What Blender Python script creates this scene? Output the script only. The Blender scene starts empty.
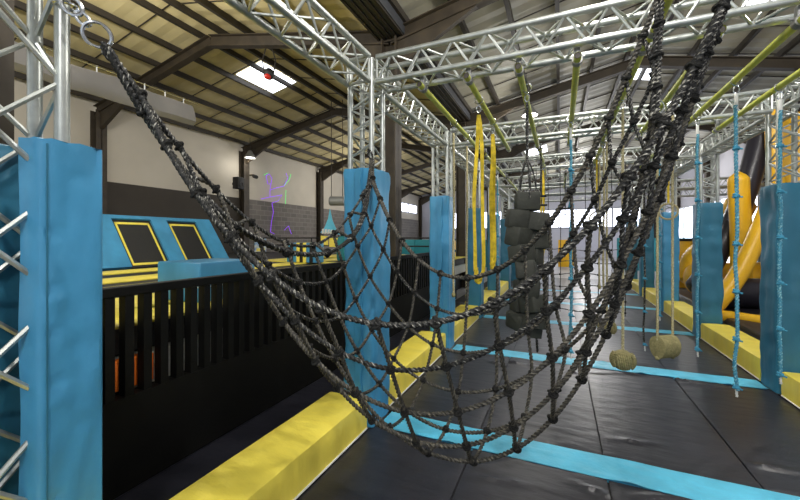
import bpy, math, random
import numpy as np
from mathutils import Vector, Matrix, noise
C = bpy.context.scene.collection
sc = bpy.context.scene
R = random.Random(7)
PI = math.pi
# ---------------------------------------------------------------- camera, world, light, exposure
CAM_F = 364.0
TH = math.atan(160 / 364.0)
cd = bpy.data.cameras.new('camera'); cam = bpy.data.objects.new('camera', cd); C.objects.link(cam)
cam.location = (0, 0, 1.6); cam.rotation_euler = (PI / 2, 0, TH)
cd.sensor_width = 36; cd.lens = 36 * CAM_F / 800; cd.shift_y = -12 / 800.0
cd.clip_start = 0.05; cd.clip_end = 200
sc.camera = cam
sc.view_settings.view_transform = 'Standard'; sc.view_settings.look = 'None'
sc.view_settings.gamma = 1; sc.view_settings.use_curve_mapping = False
sc.view_settings.exposure = 0.0
w = bpy.data.worlds.new('daylight'); sc.world = w; w.use_nodes = True
w.node_tree.nodes['Background'].inputs[0].default_value = (0.86, 0.93, 1.0, 1)
w.node_tree.nodes['Background'].inputs[1].default_value = 0.85
LAMP_W = 265.0

def P3(u, v, z):
    """a point of the hall measured on the photograph: column u, row v, distance z"""
    x = (u - 400) / CAM_F * z
    return Vector((x * math.cos(TH) - z * math.sin(TH), x * math.sin(TH) + z * math.cos(TH), 1.6 - (v - 238) / CAM_F * z))

# ---------------------------------------------------------------- materials
def srgb(c):
    return tuple(((x / 255) / 12.92 if x <= 10 else ((x / 255 + .055) / 1.055) ** 2.4) for x in c)
MATS = {}
def mat(name, col, rough=.5, metal=0, var=.0, vscale=6, bump=0, bscale=20, stretch=(1, 1, 1), emit=0, spec=.5, coat=0, col2=None):
    if name in MATS: return MATS[name]
    m = bpy.data.materials.new(name); m.use_nodes = True; nt = m.node_tree; b = nt.nodes['Principled BSDF']
    c = srgb(col)
    b.inputs['Base Color'].default_value = (*c, 1); b.inputs['Roughness'].default_value = rough
    b.inputs['Metallic'].default_value = metal; b.inputs['Specular IOR Level'].default_value = spec
    b.inputs['Coat Weight'].default_value = coat
    tc = nt.nodes.new('ShaderNodeTexCoord'); mp = nt.nodes.new('ShaderNodeMapping'); mp.inputs['Scale'].default_value = stretch
    nt.links.new(tc.outputs['Object'], mp.inputs['Vector'])
    if var or col2:
        n = nt.nodes.new('ShaderNodeTexNoise'); n.inputs['Scale'].default_value = vscale; n.inputs['Detail'].default_value = 5
        nt.links.new(mp.outputs[0], n.inputs['Vector'])
        r = nt.nodes.new('ShaderNodeValToRGB')
        d = srgb(col2) if col2 else tuple(x * (1 - var) for x in c)
        r.color_ramp.elements[0].position = .35; r.color_ramp.elements[1].position = .65
        r.color_ramp.elements[0].color = (*d, 1); r.color_ramp.elements[1].color = (*[min(1, x * (1 + var * .4)) for x in c], 1)
        nt.links.new(n.outputs['Fac'], r.inputs[0]); nt.links.new(r.outputs[0], b.inputs['Base Color'])
    if bump:
        n = nt.nodes.new('ShaderNodeTexNoise'); n.inputs['Scale'].default_value = bscale; n.inputs['Detail'].default_value = 4
        nt.links.new(mp.outputs[0], n.inputs['Vector'])
        k = nt.nodes.new('ShaderNodeBump'); k.inputs['Strength'].default_value = bump; k.inputs['Distance'].default_value = .02
        nt.links.new(n.outputs['Fac'], k.inputs['Height']); nt.links.new(k.outputs[0], b.inputs['Normal'])
    if emit:
        b.inputs['Emission Color'].default_value = (*c, 1); b.inputs['Emission Strength'].default_value = emit
    MATS[name] = m; return m

def rope_mat(name, col, fleck, amount=.75, turns=2.0):
    """braided rope: flecks follow the twist of the strands (UV: around, metres along)"""
    m = bpy.data.materials.new(name); m.use_nodes = True; nt = m.node_tree; b = nt.nodes['Principled BSDF']
    b.inputs['Roughness'].default_value = .55
    uv = nt.nodes.new('ShaderNodeUVMap'); mp = nt.nodes.new('ShaderNodeMapping'); mp.inputs['Scale'].default_value = (7, 42, 1)
    nt.links.new(uv.outputs[0], mp.inputs[0])
    v = nt.nodes.new('ShaderNodeTexNoise'); v.inputs['Scale'].default_value = 1.0; v.inputs['Detail'].default_value = 1
    nt.links.new(mp.outputs[0], v.inputs['Vector'])
    r = nt.nodes.new('ShaderNodeValToRGB'); r.color_ramp.elements[0].position = amount - .12; r.color_ramp.elements[1].position = amount
    r.color_ramp.elements[0].color = (*srgb(col), 1); r.color_ramp.elements[1].color = (*srgb(fleck), 1)
    nt.links.new(v.outputs['Fac'], r.inputs[0]); nt.links.new(r.outputs[0], b.inputs['Base Color'])
    MATS[name] = m; return m

M = dict(
 galv=mat('galvanised_aluminium', (188, 192, 188), .36, .75, var=.18, vscale=14),
 plate=mat('steel_plate', (150, 150, 150), .4, .7, var=.1),
 chain=mat('zinc_chain', (200, 203, 208), .22, .95),
 blue=mat('blue_vinyl', (68, 146, 190), .42, var=.16, vscale=3, bump=.8, bscale=4, stretch=(1, 1, .7)),
 dblue=mat('dark_blue_vinyl', (46, 112, 140), .45, var=.12, vscale=3, bump=.35, bscale=7, stretch=(1, 1, .45)),
 cyan=mat('light_blue_vinyl', (92, 196, 230), .45, var=.12, vscale=5, bump=.5, bscale=9),
 yellow=mat('yellow_vinyl', (248, 228, 92), .45, var=.10, vscale=3, bump=.35, bscale=9, stretch=(1, 2, .4)),
 piping=mat('white_piping', (225, 225, 220), .5),
 black=mat('black_vinyl', (38, 38, 46), .38, var=.15, vscale=3, bump=.3, bscale=6, stretch=(.6, 2, 1)),
 fence=mat('black_painted_board', (13, 13, 12), .6, var=.2, vscale=8, spec=.2),
 concrete=mat('concrete', (150, 150, 152), .45, var=.15, vscale=1.5),
 cream=mat('cream_cladding', (196, 188, 172), .8, var=.1, vscale=.6),
 lav=mat('pale_cladding', (180, 180, 190), .7, var=.06, vscale=.6),
 beam=mat('brown_painted_steel', (62, 53, 40), .6, var=.3, vscale=4),
 purlin=mat('dark_purlin_steel', (52, 46, 38), .6, var=.2, vscale=4),
 gutter=mat('grey_gutter', (70, 72, 76), .5, var=.2, stretch=(8, .2, 1), vscale=3),
 duct=mat('grey_canvas', (125, 122, 118), .8, var=.12, vscale=2, bump=.3, bscale=3),
 lime=mat('lime_yellow_tube', (190, 196, 72), .4, var=.15, vscale=12),
 strap=mat('yellow_webbing', (226, 196, 44), .75, var=.35, vscale=18),
 tanrope=rope_mat('tan_rope', (168, 156, 116), (200, 190, 150), .6),
 tan=mat('knitted_tan_cord', (150, 142, 98), .85, var=.25, vscale=30, bump=.6, bscale=60),
 bluerope=rope_mat('blue_rope', (66, 142, 170), (150, 200, 212), .66),
 rope=rope_mat('black_flecked_rope', (16, 16, 15), (165, 163, 154), .70),
 netrope=rope_mat('brown_grey_rope', (44, 42, 37), (100, 95, 83), .62),
 knot=mat('dark_rope_knot', (20, 20, 18), .85, var=.3, vscale=60, bump=.7, bscale=90),
 block=mat('grey_foam_block', (50, 52, 45), .7, var=.25, vscale=9, bump=.3),
 bed=mat('trampoline_bed', (34, 34, 34), .6, var=.1, vscale=20),
 orange=mat('orange_plastic', (250, 124, 34), .5),
 white=mat('white_board', (205, 206, 200), .6),
 infy=mat('inflatable_yellow', (240, 186, 34), .4, var=.08, vscale=2, bump=.2, bscale=4),
 infb=mat('inflatable_black', (38, 36, 44), .35, bump=.2, bscale=4),
 speaker=mat('speaker_black', (24, 24, 25), .6),
 lampm=mat('lamp_shade_grey', (150, 150, 145), .5, .3),
 glow=mat('lamp_glow', (255, 250, 240), .5, emit=9),
 sky=mat('daylit_skylight', (240, 246, 255), .5, emit=4),
 win=mat('daylit_window', (228, 234, 250), .5, emit=4.5),
 wframe=mat('window_frame_grey', (170, 172, 178), .6),
 purple=mat('violet_laser_line', (150, 70, 250), .5, emit=.9),
 green=mat('green_laser_line', (90, 240, 130), .5, emit=.7),
 poster=mat('poster_blue', (100, 150, 200), .6, col2=(225, 225, 210), vscale=7),
 red=mat('red_lens', (170, 30, 20), .3, emit=.4),
 teal=mat('teal_board', (30, 130, 140), .6),
)

def block_wall():
    m = bpy.data.materials.new('grey_blockwork'); m.use_nodes = True; nt = m.node_tree; b = nt.nodes['Principled BSDF']
    b.inputs['Roughness'].default_value = .9
    tc = nt.nodes.new('ShaderNodeTexCoord'); mp = nt.nodes.new('ShaderNodeMapping'); mp.inputs['Rotation'].default_value = (PI / 2, 0, PI / 2)
    nt.links.new(tc.outputs['Object'], mp.inputs[0])
    sep = nt.nodes.new('ShaderNodeSeparateXYZ'); com = nt.nodes.new('ShaderNodeCombineXYZ')
    nt.links.new(tc.outputs['Object'], sep.inputs[0]); nt.links.new(sep.outputs[1], com.inputs[0]); nt.links.new(sep.outputs[2], com.inputs[1])
    br = nt.nodes.new('ShaderNodeTexBrick'); br.inputs['Scale'].default_value = 1
    br.inputs['Brick Width'].default_value = .45; br.inputs['Row Height'].default_value = .22; br.inputs['Mortar Size'].default_value = .012
    br.inputs['Color1'].default_value = (*srgb((118, 112, 106)), 1); br.inputs['Color2'].default_value = (*srgb((104, 100, 95)), 1)
    br.inputs['Mortar'].default_value = (*srgb((140, 134, 126)), 1)
    nt.links.new(com.outputs[0], br.inputs['Vector']); nt.links.new(br.outputs[0], b.inputs['Base Color'])
    return m
M['blocks'] = block_wall()
M['darkwall'] = mat('dark_boarding', (62, 56, 48), .8, var=.15, vscale=1)

# ---------------------------------------------------------------- mesh helpers
class MB:
    """collects shapes, then links them as one mesh object"""
    def __init__(s): s.v = []; s.f = []; s.uv = None
    def add(s, vs, fs):
        k = len(s.v); s.v += [tuple(p) for p in vs]; s.f += [tuple(i + k for i in f) for f in fs]; return s
    def box(s, x0, x1, y0, y1, z0, z1, bev=0, mtx=None):
        if bev:
            b = min(bev, (x1 - x0) / 2.01, (y1 - y0) / 2.01, (z1 - z0) / 2.01)
            # rounded box from stacked rings
            vs = []; rings = []
            lv = [(z0, b), (z0 + b * .3, b * .3), (z0 + b, 0), (z1 - b, 0), (z1 - b * .3, b * .3), (z1, b)]
            for z, i in lv:
                ring = []
                for cx, cy, a0 in ((x1 - b, y1 - b, 0), (x0 + b, y1 - b, 90), (x0 + b, y0 + b, 180), (x1 - b, y0 + b, 270)):
                    for q in (0, 45, 90):
                        a = math.radians(a0 + q); r = b - i
                        ring.append((cx + r * math.cos(a), cy + r * math.sin(a), z))
                rings.append(ring)
            n = 12; fs = []
            for k, r_ in enumerate(rings):
                vs += r_
            for k in range(5):
                for j in range(n):
                    a, c2 = k * n + j, k * n + (j + 1) % n
                    fs.append((a, c2, c2 + n, a + n))
            fs.append(tuple(range(n))[::-1]); fs.append(tuple(range(5 * n, 6 * n)))
        else:
            vs = [(x, y, z) for z in (z0, z1) for y in (y0, y1) for x in (x0, x1)]
            fs = [(0, 2, 3, 1), (4, 5, 7, 6), (0, 1, 5, 4), (2, 6, 7, 3), (0, 4, 6, 2), (1, 3, 7, 5)]
        if mtx: vs = [mtx @ Vector(p) for p in vs]
        return s.add(vs, fs)
    def tube(s, pts, r, n=8, closed=False, cap=True):
        pts = [Vector(p) for p in pts]; L = len(pts); rings = []
        nrm = None
        for i, p in enumerate(pts):
            if closed: d = pts[(i + 1) % L] - pts[i - 1]
            else: d = pts[min(i + 1, L - 1)] - pts[max(i - 1, 0)]
            d.normalize()
            if nrm is None:
                nrm = d.orthogonal().normalized()
            else:
                nrm = (nrm - d * nrm.dot(d)).normalized()
            bn = d.cross(nrm); rr = r[i] if isinstance(r, (list, tuple)) else r
            rings.append([p + (nrm * math.cos(2 * PI * k / n) + bn * math.sin(2 * PI * k / n)) * rr for k in range(n)])
        vs = [q for g in rings for q in g]; fs = []
        for i in range(L if closed else L - 1):
            j = (i + 1) % L
            for k in range(n):
                fs.append((i * n + k, i * n + (k + 1) % n, j * n + (k + 1) % n, j * n + k))
        if cap and not closed: fs.append(tuple(range(n))[::-1]); fs.append(tuple(range((L - 1) * n, L * n)))
        return s.add(vs, fs)
    def torus(s, c, ax, Rr, r, n=20, m=8, stretch=1.0, updir=None):
        ax = Vector(ax).normalized(); a = Vector(updir).normalized() if updir else ax.orthogonal().normalized()
        a = (a - ax * a.dot(ax)).normalized(); b = ax.cross(a)
        return s.tube([Vector(c) + a * math.cos(2 * PI * k / n) * Rr * stretch + b * math.sin(2 * PI * k / n) * Rr for k in range(n)], r, m, closed=True)
    def blob(s, c, rx, ry=None, rz=None, n=10, m=7, jit=0, mtx=None):
        ry = ry or rx; rz = rz or rx; c = Vector(c); vs = [c + Vector((0, 0, -rz))]
        for i in range(1, m):
            t = -PI / 2 + PI * i / m
            for k in range(n):
                a = 2 * PI * k / n; j = 1 + (R.random() - .5) * jit
                vs.append(c + Vector((rx * math.cos(t) * math.cos(a), ry * math.cos(t) * math.sin(a), rz * math.sin(t))) * j)
        vs.append(c + Vector((0, 0, rz))); fs = []
        for k in range(n): fs.append((0, 1 + (k + 1) % n, 1 + k))
        for i in range(m - 2):
            for k in range(n):
                a = 1 + i * n + k; b = 1 + i * n + (k + 1) % n; fs.append((a, b, b + n, a + n))
        e = len(vs) - 1; o = 1 + (m - 2) * n
        for k in range(n): fs.append((o + k, o + (k + 1) % n, e))
        return s.add(vs, fs)
    def rope(s, pts, r, pitch=.024, step=.005, lobes=3, n=12):
        """twisted rope along a smooth curve through pts, with UVs (around, metres)"""
        pts = np.array([tuple(p) for p in pts], float)
        if len(pts) > 2:   # Catmull-Rom
            e = np.vstack([2 * pts[0] - pts[1], pts, 2 * pts[-1] - pts[-2]]); out = []
            for i in range(1, len(e) - 2):
                t = np.linspace(0, 1, 8, endpoint=False)[:, None]
                p0, p1, p2, p3 = e[i - 1], e[i], e[i + 1], e[i + 2]
                out.append(.5 * (2 * p1 + (p2 - p0) * t + (2 * p0 - 5 * p1 + 4 * p2 - p3) * t ** 2 + (3 * p1 - p0 - 3 * p2 + p3) * t ** 3))
            pts = np.vstack(out + [pts[-1:]])
        d = np.linalg.norm(np.diff(pts, axis=0), axis=1); L = np.concatenate([[0], np.cumsum(d)])
        N = max(3, int(L[-1] / step)); q = np.linspace(0, L[-1], N)
        p = np.stack([np.interp(q, L, pts[:, k]) for k in range(3)], 1)
        tan = np.gradient(p, axis=0); tan /= np.linalg.norm(tan, axis=1)[:, None] + 1e-9
        nr = np.zeros_like(p); cur = np.array(Vector(tan[0]).orthogonal().normalized())
        for i in range(N):
            cur = cur - tan[i] * cur.dot(tan[i]); cur /= np.linalg.norm(cur) + 1e-9; nr[i] = cur
        bn = np.cross(tan, nr)
        th = np.arange(n) / n * 2 * PI; ph = q[:, None] / pitch * 2 * PI
        rad = r * (1 + .30 * np.cos(lobes * (th[None] ) - ph * 1.0))
        V = p[:, None] + rad[..., None] * (np.cos(th)[None, :, None] * nr[:, None] + np.sin(th)[None, :, None] * bn[:, None])
        k0 = len(s.v); s.v += [tuple(x) for x in V.reshape(-1, 3)]
        if s.uv is None: s.uv = []
        for i in range(N - 1):
            for k in range(n):
                k2 = (k + 1) % n
                s.f.append((k0 + i * n + k, k0 + i * n + k2, k0 + (i + 1) * n + k2, k0 + (i + 1) * n + k))
                a = k / n - q[i] / pitch / lobes; b2 = q[i]; c2 = q[i + 1]; a2 = k / n - q[i + 1] / pitch / lobes
                s.uv += [a, b2, a + 1 / n, b2, a2 + 1 / n, c2, a2, c2]
        return s
    def build(s, name, m, parent=None, smooth=True, label=None, origin=None):
        me = bpy.data.meshes.new(name); off = Vector(origin) if origin is not None else Vector((0, 0, 0))
        if parent is not None: off = WORLD[parent.name]
        me.from_pydata([(x - off.x, y - off.y, z - off.z) for x, y, z in s.v], [], s.f)
        if smooth: me.polygons.foreach_set('use_smooth', [True] * len(me.polygons))
        if s.uv is not None and len(s.uv) == 2 * len(me.loops):
            l = me.uv_layers.new(name='UVMap'); l.data.foreach_set('uv', s.uv)
        me.update(); me.materials.append(m)
        o = bpy.data.objects.new(name, me); C.objects.link(o)
        if parent is not None: o.parent = parent; WORLD[o.name] = off
        else: o.location = off; WORLD[o.name] = off.copy()
        if label: o['label'] = label
        if smooth:
            try: me.set_sharp_from_angle(angle=math.radians(42))
            except Exception: pass
        return o
WORLD = {}
def tag(o, label=None, cat=None, group=None, kind=None):
    if label: o['label'] = label
    if cat: o['category'] = cat
    if group: o['group'] = group
    if kind: o['kind'] = kind
    return o
def thing(name, loc, label, cat, group=None, kind=None):
    o = bpy.data.objects.new(name, None); C.objects.link(o); o.location = loc; o.empty_display_size = .1
    WORLD[o.name] = Vector(loc); return tag(o, label, cat, group, kind)
def struct(o): o['kind'] = 'structure'; return o
def copy_thing(root, loc, label, group=None):
    r = root.copy(); C.objects.link(r); r.location = loc; r['label'] = label
    if group: r['group'] = group
    for ch in root.children:
        c = ch.copy(); C.objects.link(c); c.parent = r
        for g in ch.children:
            d = g.copy(); C.objects.link(d); d.parent = c
    return r
# ================================================================= building shell
Y0, Y1 = -5.0, 33.0
XL, XV, XR = -12.5, -2.9, 6.8
APX = (-7.7, 1.95); ZE, ZA = 5.62, 6.66
struct(MB().box(XL - .2, XR + .2, Y0, Y1 + .2, -.12, -.02).build('floor', M['concrete'], smooth=False))
wl = struct(MB().box(XL - .2, XL, Y0, Y1, 3.3, 5.7).build('wall_left', M['cream'], smooth=False, label='pale upper cladding'))
WORLD[wl.name] = Vector((0, 0, 0))
MB().box(XL - .2, XL + .04, 11.6, Y1, -.02, 3.3).build('blockwork', M['blocks'], wl, False)
MB().box(XL - .2, XL + .04, Y0, 11.6, -.02, 3.3).build('dark_boarding', M['darkwall'], wl, False)
wb = struct(MB().box(XL, XR, Y1, Y1 + .2, -.02, 7.0).build('wall_back', M['lav'], smooth=False))
wr = struct(MB().box(XR, XR + .2, Y0, Y1, -.02, 5.7).build('wall_right', M['lav'], smooth=False))

# windows: a strip in the far wall, side windows
def window(n, x0, x1, y0, y1, z0, z1, axis, bars):
    f = MB()
    if axis == 'y':
        fr = [(x0, x1, z0 - .08, z0), (x0, x1, z1, z1 + .08), (x0 - .08, x0, z0 - .08, z1 + .08), (x1, x1 + .08, z0 - .08, z1 + .08)]
        for a, b, c, d in fr: f.box(a, b, y0 - .08, y1, c, d)
        for i in range(1, bars): x = x0 + (x1 - x0) * i / bars; f.box(x - .04, x + .04, y0 - .06, y1, z0, z1)
    else:
        s = 1 if x0 > 0 else -1
        xa, xb = (x0 - .08, x1) if s > 0 else (x0, x1 + .08)
        for a, b, c, d in [(y0, y1, z0 - .08, z0), (y0, y1, z1, z1 + .08), (y0 - .08, y0, z0 - .08, z1 + .08), (y1, y1 + .08, z0 - .08, z1 + .08)]:
            f.box(xa, xb, a, b, c, d)
        for i in range(1, bars): y = y0 + (y1 - y0) * i / bars; f.box(xa, xb, y - .04, y + .04, z0, z1)
    o = struct(f.build('window_%d' % n, M['wframe'], smooth=False))
    MB().box(x0, x1, y0, y1, z0, z1).build('pane', M['win'], o, False)
window(1, -10.5, 6.4, Y1 - .06, Y1 - .01, 2.5, 3.9, 'y', 13)
window(2, XR - .06, XR - .01, 17.6, 30, .2, 3.35, 'x', 7)
window(3, XL + .05, XL + .1, 24.0, 32, 3.9, 4.6, 'x', 4)

# roof: four corrugated slopes, purlins, skylights
def slope(xa, za, xb, zb, name, m, parent):
    mb = MB(); p = .21; n = int((Y1 - Y0) / p); vs = []; fs = []
    for i in range(n + 1):
        y = Y0 + i * p; d = (0, .02)[i % 2]
        for t, k in ((0, 0), (1, 0)):
            vs.append((xa + (xb - xa) * t, y, za + (zb - za) * t + d))
    for i in range(n): fs.append((2 * i, 2 * i + 1, 2 * i + 3, 2 * i + 2))
    mb.add(vs, fs)
    vs2 = [(xa, Y0, za + .1), (xb, Y0, zb + .1), (xb, Y1 + .2, zb + .1), (xa, Y1 + .2, za + .1)]
    mb.add(vs2, [(0, 1, 2, 3)])
    return mb.build(name, m, parent, False)
Mroofl = mat('cream_roof_sheet', (205, 190, 142), .7, var=.12, vscale=1.2)  # cream sheeting of the left bay
Mroofr = mat('grey_roof_sheet', (158, 154, 138), .6, var=.12, vscale=1.2)
ceil = struct(MB().box(XL - .2, XR + .2, Y0, Y0 + .1, 6.9, 7.0).build('ceiling', M['beam'], smooth=False)); WORLD[ceil.name] = Vector((0, 0, 0))
segs = [(XL, ZE, APX[0], ZA), (APX[0], ZA, XV, ZE), (XV, ZE, APX[1], ZA), (APX[1], ZA, XR, ZE)]
for i, (xa, za, xb, zb) in enumerate(segs):
    slope(xa, za, xb, zb, 'roof_sheeting', Mroofl if i < 2 else Mroofr, ceil)
    for k in range(6):
        t = (k + .35) / 5.7; x = xa + (xb - xa) * t; z = za + (zb - za) * t
        if t < .98: MB().box(x - .04, x + .04, Y0, Y1, z - .14, z - .01).build('purlin', M['purlin'], ceil, False)
    # thin sheet lap lines across the slope
    m = MB()
    for y in np.arange(Y0 + 1.1, Y1, 1.3): m.tube([(xa, y, za - .012), (xb, y, zb - .012)], .014, 4)
    m.build('sheet_joints', M['purlin'], ceil, False)
def skylight(x0, x1, y0, y1, sa):
    xa, za, xb, zb = sa; f = lambda x: za + (zb - za) * (x - xa) / (xb - xa) - .012
    a, b = f(x0), f(x1)
    vs = [(x0, y0, a), (x1, y0, b), (x1, y1, b), (x0, y1, a)]; vs += [(x, y, z + .02) for x, y, z in vs]
    MB().add(vs, [(3, 2, 1, 0), (4, 5, 6, 7), (0, 1, 5, 4), (1, 2, 6, 5), (2, 3, 7, 6), (3, 0, 4, 7)]).build('skylight', M['sky'], ceil, False)
skylight(-8.75, -7.8, 7.9, 9.4, segs[0]); skylight(2.05, 2.65, 12.2, 13.5, segs[3])
skylight(2.05, 2.9, 1.5, 3.2, segs[3]); skylight(.6, 1.8, -3.2, -1.4, segs[2]); skylight(-5.4, -4.2, -2.6, -.8, segs[1])
skylight(-1.6, -.6, 19, 20.4, segs[2]); skylight(3.4, 4.4, 8.2, 9.6, segs[3])

gt = thing('roof_gutter', (XV, 0, 5.4), 'grey ribbed valley gutter running along between the two roof bays', 'gutter', kind='structure')
g = MB().box(XV - .28, XV + .28, Y0, Y1, 5.36, 5.56).build('gutter_box', M['gutter'], gt, False)
for k in range(5): MB().box(XV - .26 + k * .12, XV - .22 + k * .12, Y0, Y1, 5.325, 5.36).build('rib', M['purlin'], gt, False)

def ibeam(mb, a, b, d, w, t=.02):
    """steel beam between two points, depth d vertical, flange w along Y"""
    a = Vector(a); b = Vector(b); ax = (b - a).normalized(); up = Vector((0, 1, 0)).cross(ax); up = up if up.z > 0 or abs(up.z) < 1e-6 else -up
    if abs(ax.z) > .9: up = Vector((1, 0, 0))
    side = Vector((0, 1, 0))
    def pr(u0, u1, s0, s1):
        vs = [p + up * u + side * s for p in (a, b) for u in (u0, u1) for s in (s0, s1)]
        mb.add(vs, [(0, 1, 3, 2), (4, 6, 7, 5), (0, 2, 6, 4), (1, 5, 7, 3), (0, 4, 5, 1), (2, 3, 7, 6)])
    pr(-d / 2, -d / 2 + t, -w / 2, w / 2); pr(d / 2 - t, d / 2, -w / 2, w / 2); pr(-d / 2, d / 2, -t / 2, t / 2)
fy = [.84 + 5.35 * k for k in range(7)]
for i, y in enumerate(fy):
    pf = thing('portal_frame', (XV, y, 0), ['brown steel roof frame overhead, nearest of the frames', 'brown steel roof frame over the trampolines and the middle of the hall', 'brown steel roof frame, second row of columns along the left wall', 'brown steel roof frame, third row of columns along the left wall', 'brown steel roof frame, fourth from the camera', 'brown steel roof frame, fifth from the camera', 'brown steel roof frame nearest the far wall'][i], 'roof frame', 'steel roof frames', 'structure')
    for x0, z0, x1, z1 in ((XL + .1, 5.33, APX[0], 6.33), (APX[0], 6.33, XV, 5.33), (XV, 5.33, APX[1], 6.33), (APX[1], 6.33, XR - .1, 5.33)):
        m = MB(); ibeam(m, (x0, y, z0), (x1, y, z1), .26, .18); m.build('rafter', M['beam'], pf, False)
    for x in (XL + .17, XV, XR - .17):
        m = MB(); ibeam(m, (x, y, 0), (x, y, 5.3), .3, .28); m.build('column', M['beam'], pf, False)
    for x, s in ((XL + .3, 1), (XV - .15, -1), (XV + .15, 1), (XR - .3, -1)):
        m = MB(); vs = [(x, y - .05, 4.75), (x, y - .05, 5.3), (x + s * 1.5, y - .05, 5.55), (x, y + .05, 4.75), (x, y + .05, 5.3), (x + s * 1.5, y + .05, 5.55)]
        m.add(vs, [(0, 1, 2), (5, 4, 3), (0, 2, 5, 3), (0, 3, 4, 1), (1, 4, 5, 2)]).build('haunch', M['beam'], pf, False)

# lamps
def roof_z(x):
    for xa, za, xb, zb in segs:
        if xa <= x <= xb: return za + (zb - za) * (x - xa) / (xb - xa)
def bay_lamp(loc, label, r=.22, hang=.5, power=1.0):
    x, y, z = loc; hang = roof_z(x) - .02 - z - .2; t = thing('bay_lamp', (x, y, z), label, 'lamp', 'hall lamps')
    prof = [(.05, .22), (.09, .18), (.12, .1), (r * .8, .03), (r, -.06), (r, -.09)]; mb = MB(); n = 20; vs = []; fs = []
    for rr, h in prof: vs += [(x + rr * math.cos(2 * PI * k / n), y + rr * math.sin(2 * PI * k / n), z + h) for k in range(n)]
    for i in range(len(prof) - 1):
        for k in range(n): fs.append((i * n + k, i * n + (k + 1) % n, (i + 1) * n + (k + 1) % n, (i + 1) * n + k))
    fs.append(tuple(range(n)))
    mb.add(vs, fs).build('lamp_shade', M['lampm'], t)
    MB().blob((x, y, z - .05), r * .8, r * .8, .045, 16, 7).build('bulb', M['glow'], t)
    MB().tube([(x, y, z + .2), (x, y, z + .2 + hang)], .012, 6).build('hanger', M['purlin'], t)
    l = bpy.data.lights.new('lamp_light', 'POINT'); l.shadow_soft_size = .16; l.energy = LAMP_W * power; l.color = (1, .97, .92)
    lo = bpy.data.objects.new('lamp_light', l); C.objects.link(lo); lo.parent = t; lo.location = (0, 0, -.30)
    return t
bay_lamp((-11.75, 11.3, 5.0), 'lit round bay lamp by the second column of the left wall', power=.08)
bay_lamp((-.8, 11.2, 5.25), 'lit round bay lamp hanging in the middle of the hall under the grey roof', power=.5)
bay_lamp((-8.6, 17, 5.2), 'added fill lamp far back over the left side')  # this and all lamps below are added for light
bay_lamp((1.4, 18.5, 5.3), 'added fill lamp far back over the obstacle course')
bay_lamp((1.5, 26, 5.3), 'added fill lamp nearest the far wall', power=2)  # added, strong, to brighten the far end behind the net
bay_lamp((5.2, 21, 5.1), 'added fill lamp beside the bright side windows', power=.3)
bay_lamp((3.6, 6.5, 5.3), 'added fill lamp high over the inflatable')
bay_lamp((.6, .4, 5.5), 'added fill lamp high above the camera and the near end of the net', power=1.3)  # unseen lamp added for top light on the foreground
bay_lamp((1.2, -3.0, 5.4), 'added fill lamp behind the camera', power=1.2)  # unseen lamp added to light the pads from the front
bay_lamp((-4.2, -1.2, 5.2), 'added fill lamp behind the near left truss post')  # unseen lamp, added as more frontal light
bay_lamp((-6.6, 3.5, 5.7), 'added fill lamp over the trampolines')
bay_lamp((.4, 3.9, 5.5), 'added fill lamp above the pipes of the first bay')  # unseen lamp added above the lane for more light

# ================================================================= floor mats
struct(MB().box(-2.5, 2.42, -.2, 16, -.0205, -.0185).build('seam_shade_sheet', M['speaker'], smooth=False))  # added black sheet, its colour stands in for shade in the seams
SY = [(2.76, 3.05), (5.08, 5.36), (7.38, 7.64), (9.68, 9.94), (11.95, 12.2)]
rowspan = [(.1, 2.76), (3.05, 5.08), (5.36, 7.38), (7.64, 9.68), (9.94, 11.95), (12.2, 16)]
lanex = [(-1.47, -.617), (-.605, .283), (.295, 1.183), (1.195, 2.04)]
LN = ['at the left bumpers', 'left of the middle seam', 'right of the middle seam', 'at the right bumpers']
RN = ['before the nearest blue strip', 'between first and second blue strips', 'between second and third blue strips', 'beyond the third blue strip', 'beyond the fourth blue strip', 'at the far end of the lane']
def soft_mat(x0, x1, y0, y1, z0, z1, seed, amp=.006, nw=7, step=.035):
    r = random.Random(seed); nx = max(8, int((x1 - x0) / step)); ny = max(8, int((y1 - y0) / step)); ws = []
    for k in range(nw):
        ws.append((r.uniform(x0, x1), r.choice([y0, y1]) + r.uniform(-.35, .35), r.gauss(.1, .35), r.uniform(.08, .3), r.uniform(.010, .02), r.uniform(.5, 1.3)))
    def h(x, y):
        e = min(x - x0, x1 - x, y - y0, y1 - y); z = -.002 * math.exp(-e / .004)
        for cx, cy, a, l, wd, am in ws:
            dx, dy = x - cx, y - cy; u = dx * math.cos(a) + dy * math.sin(a); v = -dx * math.sin(a) + dy * math.cos(a)
            z += am * amp * math.exp(-(u / l) ** 2 - (v / wd) ** 2)
        z += noise.noise((x * 1.7, y * 1.7, seed)) * .004 + noise.noise((x * 6, y * 9, seed)) * .0015
        return z
    vs = []; fs = []
    for j in range(ny + 1):
        for i in range(nx + 1):
            x = x0 + (x1 - x0) * i / nx; y = y0 + (y1 - y0) * j / ny; vs.append((x, y, z1 + h(x, y)))
    for j in range(ny):
        for i in range(nx): a = j * (nx + 1) + i; fs.append((a, a + 1, a + nx + 2, a + nx + 1))
    mb = MB().add(vs, fs)
    mb.box(x0, x1, y0, y1, z0, z1 - .016)
    return mb
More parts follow.
